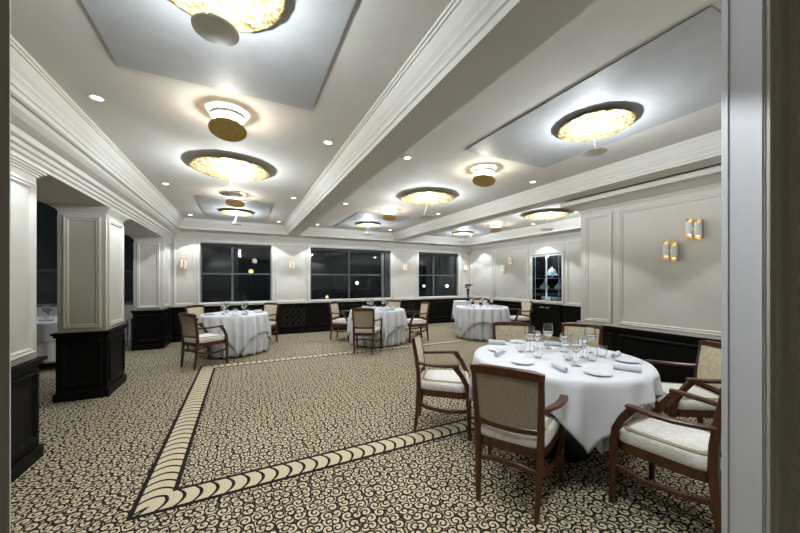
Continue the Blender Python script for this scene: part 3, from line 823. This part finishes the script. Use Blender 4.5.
for s in (-1, 1):
    a, b_ = (-hw+.004, -.004) if s < 0 else (.004, hw-.004)
    d = MB().frame((.02, 0, 0), (0, 1, 0), (0, 0, 1), (-1, 0, 0), a, b_, .018, hh-.018, [(0, 0), (0, .018), (.013, .018), (.013, 0)]).build('door', M['frost'], t)
    MB().box(.006, .011, a+.02, b_-.02, .04, hh-.04).build('door_pane', M['cabglass'], d)
    MB().box(.012, .018, a+.10 if s < 0 else b_-.115, a+.115 if s < 0 else b_-.10, .04, hh-.04).build('glazing_bar', M['frost'], d)
led = MB().box(.05, .08, -hw+.03, hw-.03, hh-.024, hh-.016).build('led_strip', M['led'], t)
lamp('POINT', 'cabinet_light', t, (.07, 0, hh-.08), 30, (.82, .93, 1), .03)
lamp('POINT', 'cabinet_light', t, (.10, 0, .18), 2, (.82, .93, 1), .03)
# glassware inside
def glassware(kind, dy, zz, label):
    prof = {'dome': [(.10, 0), (.13, .004), (.13, .012), (.03, .02), (.02, .06), (.16, .075), (.165, .09), (.12, .10), (.11, .17), (.075, .235), (.02, .26), (.022, .285), (.012, .30), (.002, .302)],
            'decanter': [(.08, 0), (.115, .01), (.12, .04), (.10, .08), (.045, .13), (.022, .17), (.020, .23), (.032, .25), (.002, .252)]}[kind]
    o = MB().lathe(prof, 28, cap0=True).build('cake_dome' if kind == 'dome' else 'decanter', M['frost'], None, smooth=True)
    o.location = (XR+.19, ym+dy, z0+zz)
    tag(o, label, 'glassware', 'white glassware in the display cabinet')
glassware('dome', -.02, .602, 'domed white glass stand on the upper shelf of the lit display cabinet')
glassware('decanter', .20, .332, 'white glass decanter on the left of the lower shelf of the display cabinet')
glassware('decanter', -.24, .332, 'white glass decanter on the right of the lower shelf of the display cabinet')
for i, dy in enumerate((.22, .06, -.12, -.27)):
    o = MB().lathe([(.03, 0), (.05, .01), (.06, .06), (.07, .11), (.066, .11), (.05, .03), (.002, .02)], 20, cap0=True, cap1=True).build('glass_cup', M['frost'], None, smooth=True)
    o.location = (XR+.18, ym+dy, z0+.0165)
    tag(o, ('leftmost', 'second from left', 'third from left', 'rightmost')[i]+' pale cup on the bottom of the lit display cabinet', 'cup', 'cups at the bottom of the display cabinet')
t = thing('cupboard', 'black two-door cupboard with metal handles below the lit display cabinet', 'cupboard', (XR, ym, 0))
MB().box(-.04, .0, -hw+.0, hw+.02, 0, .80).build('carcass', M['black'], t)
for s in (-1, 1):
    a, b_ = (-hw+.01, -.003) if s < 0 else (.003, hw+.01)
    d = MB().box(-.06, -.041, a, b_, .10, .775).build('door', M['black'], t, bevel=.003)
    MB().sweep([(-.06, s*.04, .70), (-.085, s*.045, .70), (-.085, s*.12, .70), (-.06, s*.125, .70)], (.012, .012)).build('handle', M['whitemetal'], d)
MB().box(-.055, 0, -hw, hw+.02, .776, .80).build('top', M['black'], t)

# ------------------------------------------------------------------ wall sconces
def make_sconce():
    t = thing('wall_sconce', '', 'wall light', group='twin-tube wall lights')
    # local: wall plane y=0, sticking out towards -y
    MB().box(-.035, .035, -.018, 0, -.04, .04).build('back_plate', M['brushgold'], t, bevel=.004)
    for s in (-1, 1):
        cx, cy, dz = s*.036, -.062, -s*.012
        n = 20
        tb = MB()
        o_, i_ = .030, .0275
        tb.lathe([(o_, -.070), (o_, .070), (i_, .070), (i_, -.070), (o_, -.070)], n, (cx, cy, dz))
        tb = tb.build('tube', M['whitemetal'], t, smooth=True)
        g = MB(); L = []
        for z in (-.108, -.066, .066, .108):
            row_o = []; row = []
            for j in range(13):
                a = PI*(j/12)*1.16-.08*PI
                row.append((cx+.0265*math.cos(a), cy+.0265*math.sin(a), dz+z))
                row_o.append((cx+.0285*math.cos(a), cy+.0285*math.sin(a), dz+z))
            L.append(row+row_o[::-1])
        g.loops(L).build('gold_lining', M['brushgold'], tb, smooth=True)['label'] = 'gold inner half shell'
        MB().lathe([(.004, -.075), (.013, -.068), (.015, .0), (.013, .068), (.004, .075)], 12, (cx, cy, dz), True, True).build('bulb', M['bulb'], tb, smooth=True)
    MB().box(-.010, .010, -.075, -.015, -.012, .012).build('bracket', M['brushgold'], t)
    return t
sc0 = make_sconce()
sc_first = [True]
def sconce(x, y, z, rz, label):
    if sc_first[0]:
        sc_first[0] = False; sc0.location = (x, y, z); sc0.rotation_euler = (0, 0, rz); sc0['label'] = label; return sc0
    return dup(sc0, (x, y, z), rz, label)
sconce(XP, 1.66, 1.95, -PI/2, 'upper right twin-tube wall light on the projecting wall behind the large table')
sconce(XP, 1.87, 1.73, -PI/2, 'lower left twin-tube wall light on the projecting wall behind the large table')
sconce(XR, 6.79, 1.96, -PI/2, 'upper twin-tube wall light left of the display cabinet')
sconce(XR, 7.06, 1.74, -PI/2, 'lower twin-tube wall light left of the display cabinet')
sconce(-1.20, YB, 1.77, 0, 'twin-tube wall light left of the left window beside the wall column')
sconce(1.15, YB, 1.80, 0, 'twin-tube wall light between the left and middle windows')
sconce(4.46, YB, 1.78, 0, 'twin-tube wall light between the middle and right windows')
sconce(6.74, YB, 1.82, 0, 'twin-tube wall light at the right end of the window wall in the corner')

# ------------------------------------------------------------------ ceiling lights
LEDW = 68.; SMALLW = 24.; SPOTW = 104.; SOFW = 46.
def make_disc(R, rs, g, dr, power):
    t = thing('disc_chandelier', '', 'ceiling light', group='gold leaf disc ceiling lights')
    n = 96; rr = random.Random(3)
    L = []
    for fr, dz in ((.01, 0), (.3, .002), (.6, -.003), (.85, .003), (.97, -.002), (1., .003)):
        L.append([(R*fr*(1+.0015*fr*math.sin(j*1.9+math.sin(j*.7)*2))*math.cos(2*PI*j/n), R*fr*(1+.0015*fr*math.sin(j*1.9+math.sin(j*.7)*2))*math.sin(2*PI*j/n), -g+dz+(.0015*math.sin(j*1.3+fr*9)+.001*math.sin(j*.5+fr*5) if fr > .1 else 0)) for j in range(n)])
    L2 = [[(x*.997, y*.997, z+.006) for x, y, z in l] for l in L[::-1]]
    MB().loops(L+L2).build('gold_disc', M['gold'], t, smooth=True)
    MB().lathe([(.07, -.001), (.07, -.012), (.05, -g+.008)], 28, cap0=True, cap1=True).build('ceiling_mount', M['whitemetal'], t, smooth=True)
    MB().lathe([(.002, -dr-.012), (rs-.004, -dr-.012), (rs, -dr-.009), (rs, -dr-.003), (rs-.004, -dr), (.002, -dr)], 40, cap0=True, cap1=True).build('small_disc', M['greydisc'], t, smooth=True)
    MB().sweep([(.02, .0, -g), (-.02, .0, -dr*.6), (-rs*.6, 0, -dr-.002)], (.007, .007)).build('rod', M['whitemetal'], t)
    MB().lathe([(.002, -dr+.0005), (.025, -dr+.0005), (.025, -dr+.005), (.002, -dr+.006)], 20, cap0=True, cap1=True).build('led', M['led'], t)
    lamp('POINT', 'led_light', t, (0, 0, -dr+.022), power, (.85, .935, 1), .016)
    return t
def make_small():
    t = thing('ceiling_lamp', '', 'ceiling light', group='small tilted gold ceiling lamps')
    MB().lathe([(.112, -.022), (.122, -.022), (.122, -.048), (.118, -.048), (.116, -.026)], 40, cap0=False).build('ring', M['ring'], t, smooth=True)
    T = Matrix.Rotation(math.radians(-13), 4, 'X') @ Matrix.Rotation(math.radians(8), 4, 'Y')
    MB().lathe([(.002, -.004), (.13, -.004), (.134, 0), (.13, .004), (.002, .004)], 40, (0, 0, -.140), True, True, tilt=T).build('gold_disc', M['darkgold'], t, smooth=True)
    MB().sweep([(.07, .05, 0), (.07, .05, -.14)], (.006, .006)).build('rod', M['brushgold'], t)
    lamp('POINT', 'led_light', t, (0, 0, -.095), SMALLW, (1, .955, .86), .02)
    return t
dproto = {True: make_disc(.272, .088, .038, .235, LEDW*.75), False: make_disc(.405, .122, .052, .31, LEDW)}; dused = set()
def disc(x, y, label, z=ZC, rz=0.):
    k = z < ZC
    if k not in dused:
        dused.add(k); o = dproto[k]; o.location = (x, y, z); o['label'] = label; o.rotation_euler[2] = rz; return
    dup(dproto[k], (x, y, z), rz, label)
PZ = ZC-.011
disc(-.10, 1.54, 'gold leaf disc light cut off by the top picture edge on the near left panel', PZ, .3)
disc(-.11, 4.12, 'gold leaf disc light over the open carpet in the left coffer, on plain white ceiling', ZC, 1.2)
disc(-.10, 6.74, 'far gold leaf disc light on a grey panel before the left window', PZ, .2)
disc(2.59, 1.63, 'gold leaf disc light on the grey panel over the large table', PZ, .7)
disc(2.56, 4.22, 'gold leaf disc light in the middle of the centre coffer on white ceiling', ZC, .1)
disc(2.58, 6.86, 'far gold leaf disc light on a grey panel before the middle window', PZ, .2)
disc(5.32, 4.30, 'gold leaf disc light in the right bay next to the projecting wall corner', ZC, .6)
disc(5.38, 7.00, 'far gold leaf disc light over the table in the back right corner', PZ, .3)
s0 = make_small(); sf = [True]
def small(x, y, label, rz=0.):
    if sf[0]:
        sf[0] = False; s0.location = (x, y, ZC); s0['label'] = label; s0.rotation_euler[2] = rz; return
    dup(s0, (x, y, ZC), rz, label)
small(-.10, 2.80, 'small tilted gold lamp between the two near disc lights of the left coffer', .5)
small(2.53, 2.90, 'small tilted gold lamp nearest the large table in the centre coffer', -.6)
small(-.10, 5.42, 'small gold lamp behind the middle disc light of the left coffer', .3)
small(2.46, 5.40, 'small gold lamp at the far end of the centre coffer', -.2)
small(5.32, 5.68, 'small gold lamp in the right bay beyond the disc light', .2)
def make_spot(r=.035, kind='lit'):
    t = thing('downlight', '', 'spotlight', group='recessed downlights')
    MB().lathe([(r, -.001), (r+.012, -.002), (r+.012, -.006), (r, -.006), (r-.004, -.001)], 24).build('trim_ring', M['whitemetal'], t, smooth=True)
    MB().lathe([(.001, -.003), (r, -.003), (r, -.001), (.001, -.001)], 24, cap0=True, cap1=True).build('lens', M['spot'] if kind == 'lit' else M['whitemetal'], t)
    return t
def spots_at(proto_first, pts, z, power, cone, rows):
    for (x, y, lab) in pts:
        if proto_first[0] is None:
            t = make_spot(); proto_first[0] = t; t.location = (x, y, z); t['label'] = lab
        else: t = dup(proto_first[1] or proto_first[0], (x, y, z), 0, lab)
        res.append((t, power, cone))
res = []; pf = [None, None]
cn = {-.93: 'left edge of the left coffer', .725: 'right edge of the left coffer', 1.57: 'left edge of the centre coffer', 3.44: 'right edge of the centre coffer', 6.06: 'right edge of the right bay', 4.58: 'left edge of the right bay'}
rn = {2.99: 'near row', 5.25: 'middle row', 7.52: 'far row by the windows'}
pts = [(x, y, 'recessed downlight in the %s, %s' % (cn[x], rn[y])) for x in cn for y in rn if not (x > 4 and y < 5)]
spots_at(pf, pts, ZC, SPOTW, math.radians(97), None)
pts2 = [(x, 8.38, 'tiny recessed downlight in the soffit above the %s' % w) for x, w in ((-1.0, 'left end of the left window'), (.70, 'right end of the left window'), (1.66, 'left end of the middle window'), (3.85, 'right end of the middle window'), (5.05, 'left end of the right window'), (6.35, 'right end of the right window'))]
pts2 += [(6.66, 7.95, 'tiny recessed downlight in the soffit by the corner of the right wall'), (6.66, 5.62, 'tiny recessed downlight in the soffit in front of the display cabinet')]
pf2 = [make_spot(.03, 'white'), None]; pf2[1] = pf2[0]; pf2[0].location = (*pts2[0][:2], 2.49); pf2[0]['label'] = pts2[0][2]; res.append((pf2[0], SOFW, math.radians(105)))
spots_at(pf2, pts2[1:], 2.49, SOFW, math.radians(105), None)
for t, pw, cone in res:
    lamp('SPOT', 'downlight_beam', t, (0, 0, -.012), pw, (.89, .945, 1), .025, cone, .16)
# downlights near the doorway, just above the picture's top edge
for x in (-.93, .725, 1.57, 3.44):
    t = dup(pf[0], (x, .80, ZC), 0, 'recessed downlight near the doorway wall at the %s' % cn[x])
dup(pf[0], (-2.85, 7.1, 3.05), 0, 'recessed downlight in the side aisle ceiling over the glimpsed table')

# corner fixture
t = thing('corner_camera', 'small grey fixture high up in the back right corner', 'camera', (6.86, 8.60, 2.30))
MB().lathe([(.02, .06), (.05, .055), (.055, 0), (.045, -.035), (.015, -.05)], 20, cap0=True, cap1=True).build('body', M['gunmetal'], t, smooth=True)
MB().sweep([(0, 0, .05), (.05, .05, .06), (.085, .09, .06)], (.02, .02)).build('bracket', M['gunmetal'], t)

# ------------------------------------------------------------------ night outside
struct(MB().box(-120, 160, 9.2, 200, -4.1, -4.0).build('trim_20', M['night']))
M['lampwhite'] = emit_mat('street_globe', (1, .93, .75), 16); M['lampyellow'] = emit_mat('street_globe_yellow', (1, .74, .22), 8)
def street(px, py, dist, r, mat, label):
    u = (px-400)/318.; rx = math.sin(A_)+u*math.cos(A_); ry = math.cos(A_)-u*math.sin(A_)
    t_ = dist; x, y, z = rx*t_, ry*t_, 1.4+(280-py)/318.*t_
    t = thing('street_lamp', label, 'street lamp', (x, y, -4.0), 0, 'street lamps outside the windows')
    h = z+4.0
    MB().lathe([(.12, 0), (.06, .3), (.05, h-r)], 12, cap0=True, cap1=True).build('pole', M['gunmetal'], t)
    MB().lathe([(.001, -r)]+[(r*math.cos(-PI/2+PI*i/8), r*math.sin(-PI/2+PI*i/8)) for i in range(1, 8)]+[(.001, r)], 16, (0, 0, h), True, True).build('globe', mat, t, smooth=True)
street(357, 283, 46, .24, M['lampwhite'], 'bright street lamp seen in the right half of the middle window')
street(327, 297, 40, .18, M['lampyellow'], 'low faint street lamp seen at the bottom of the middle window')
street(424, 286, 44, .18, M['lampwhite'], 'street lamp seen in the left half of the right window')
street(447, 286, 44, .22, M['lampwhite'], 'street lamp seen in the right half of the right window')
street(251, 271.5, 40, .28, M['lampyellow'], 'yellow street lamp seen through the right half of the left window')

# ------------------------------------------------------------------ lobby light, world, camera
lo = bpy.data.objects.new('lobby_light', bpy.data.lights.new('lobby_light', 'POINT')); COL.objects.link(lo)
lo.location = (.6, -1.6, 2.45); lo.data.energy = 9; lo.data.color = (1, .86, .64); lo.data.shadow_soft_size = .12
w = bpy.data.worlds.new('night'); sc.world = w; w.use_nodes = True
w.node_tree.nodes['Background'].inputs[0].default_value = (.024, .030, .035, 1); w.node_tree.nodes['Background'].inputs[1].default_value = 1.

cam = bpy.data.cameras.new('camera'); co = bpy.data.objects.new('camera', cam); COL.objects.link(co)
co.location = (0, 0, 1.4); co.rotation_euler = (PI/2, 0, -A_)
cam.sensor_width = 36; cam.lens = 318/800*36; cam.shift_y = 13.5/800; cam.clip_start = .02; cam.clip_end = 400
sc.camera = co
vs = sc.view_settings
sc.display_settings.display_device = 'sRGB'
vs.view_transform = 'Standard'; vs.look = 'None'; vs.gamma = 1; vs.use_curve_mapping = False
vs.exposure = -.52
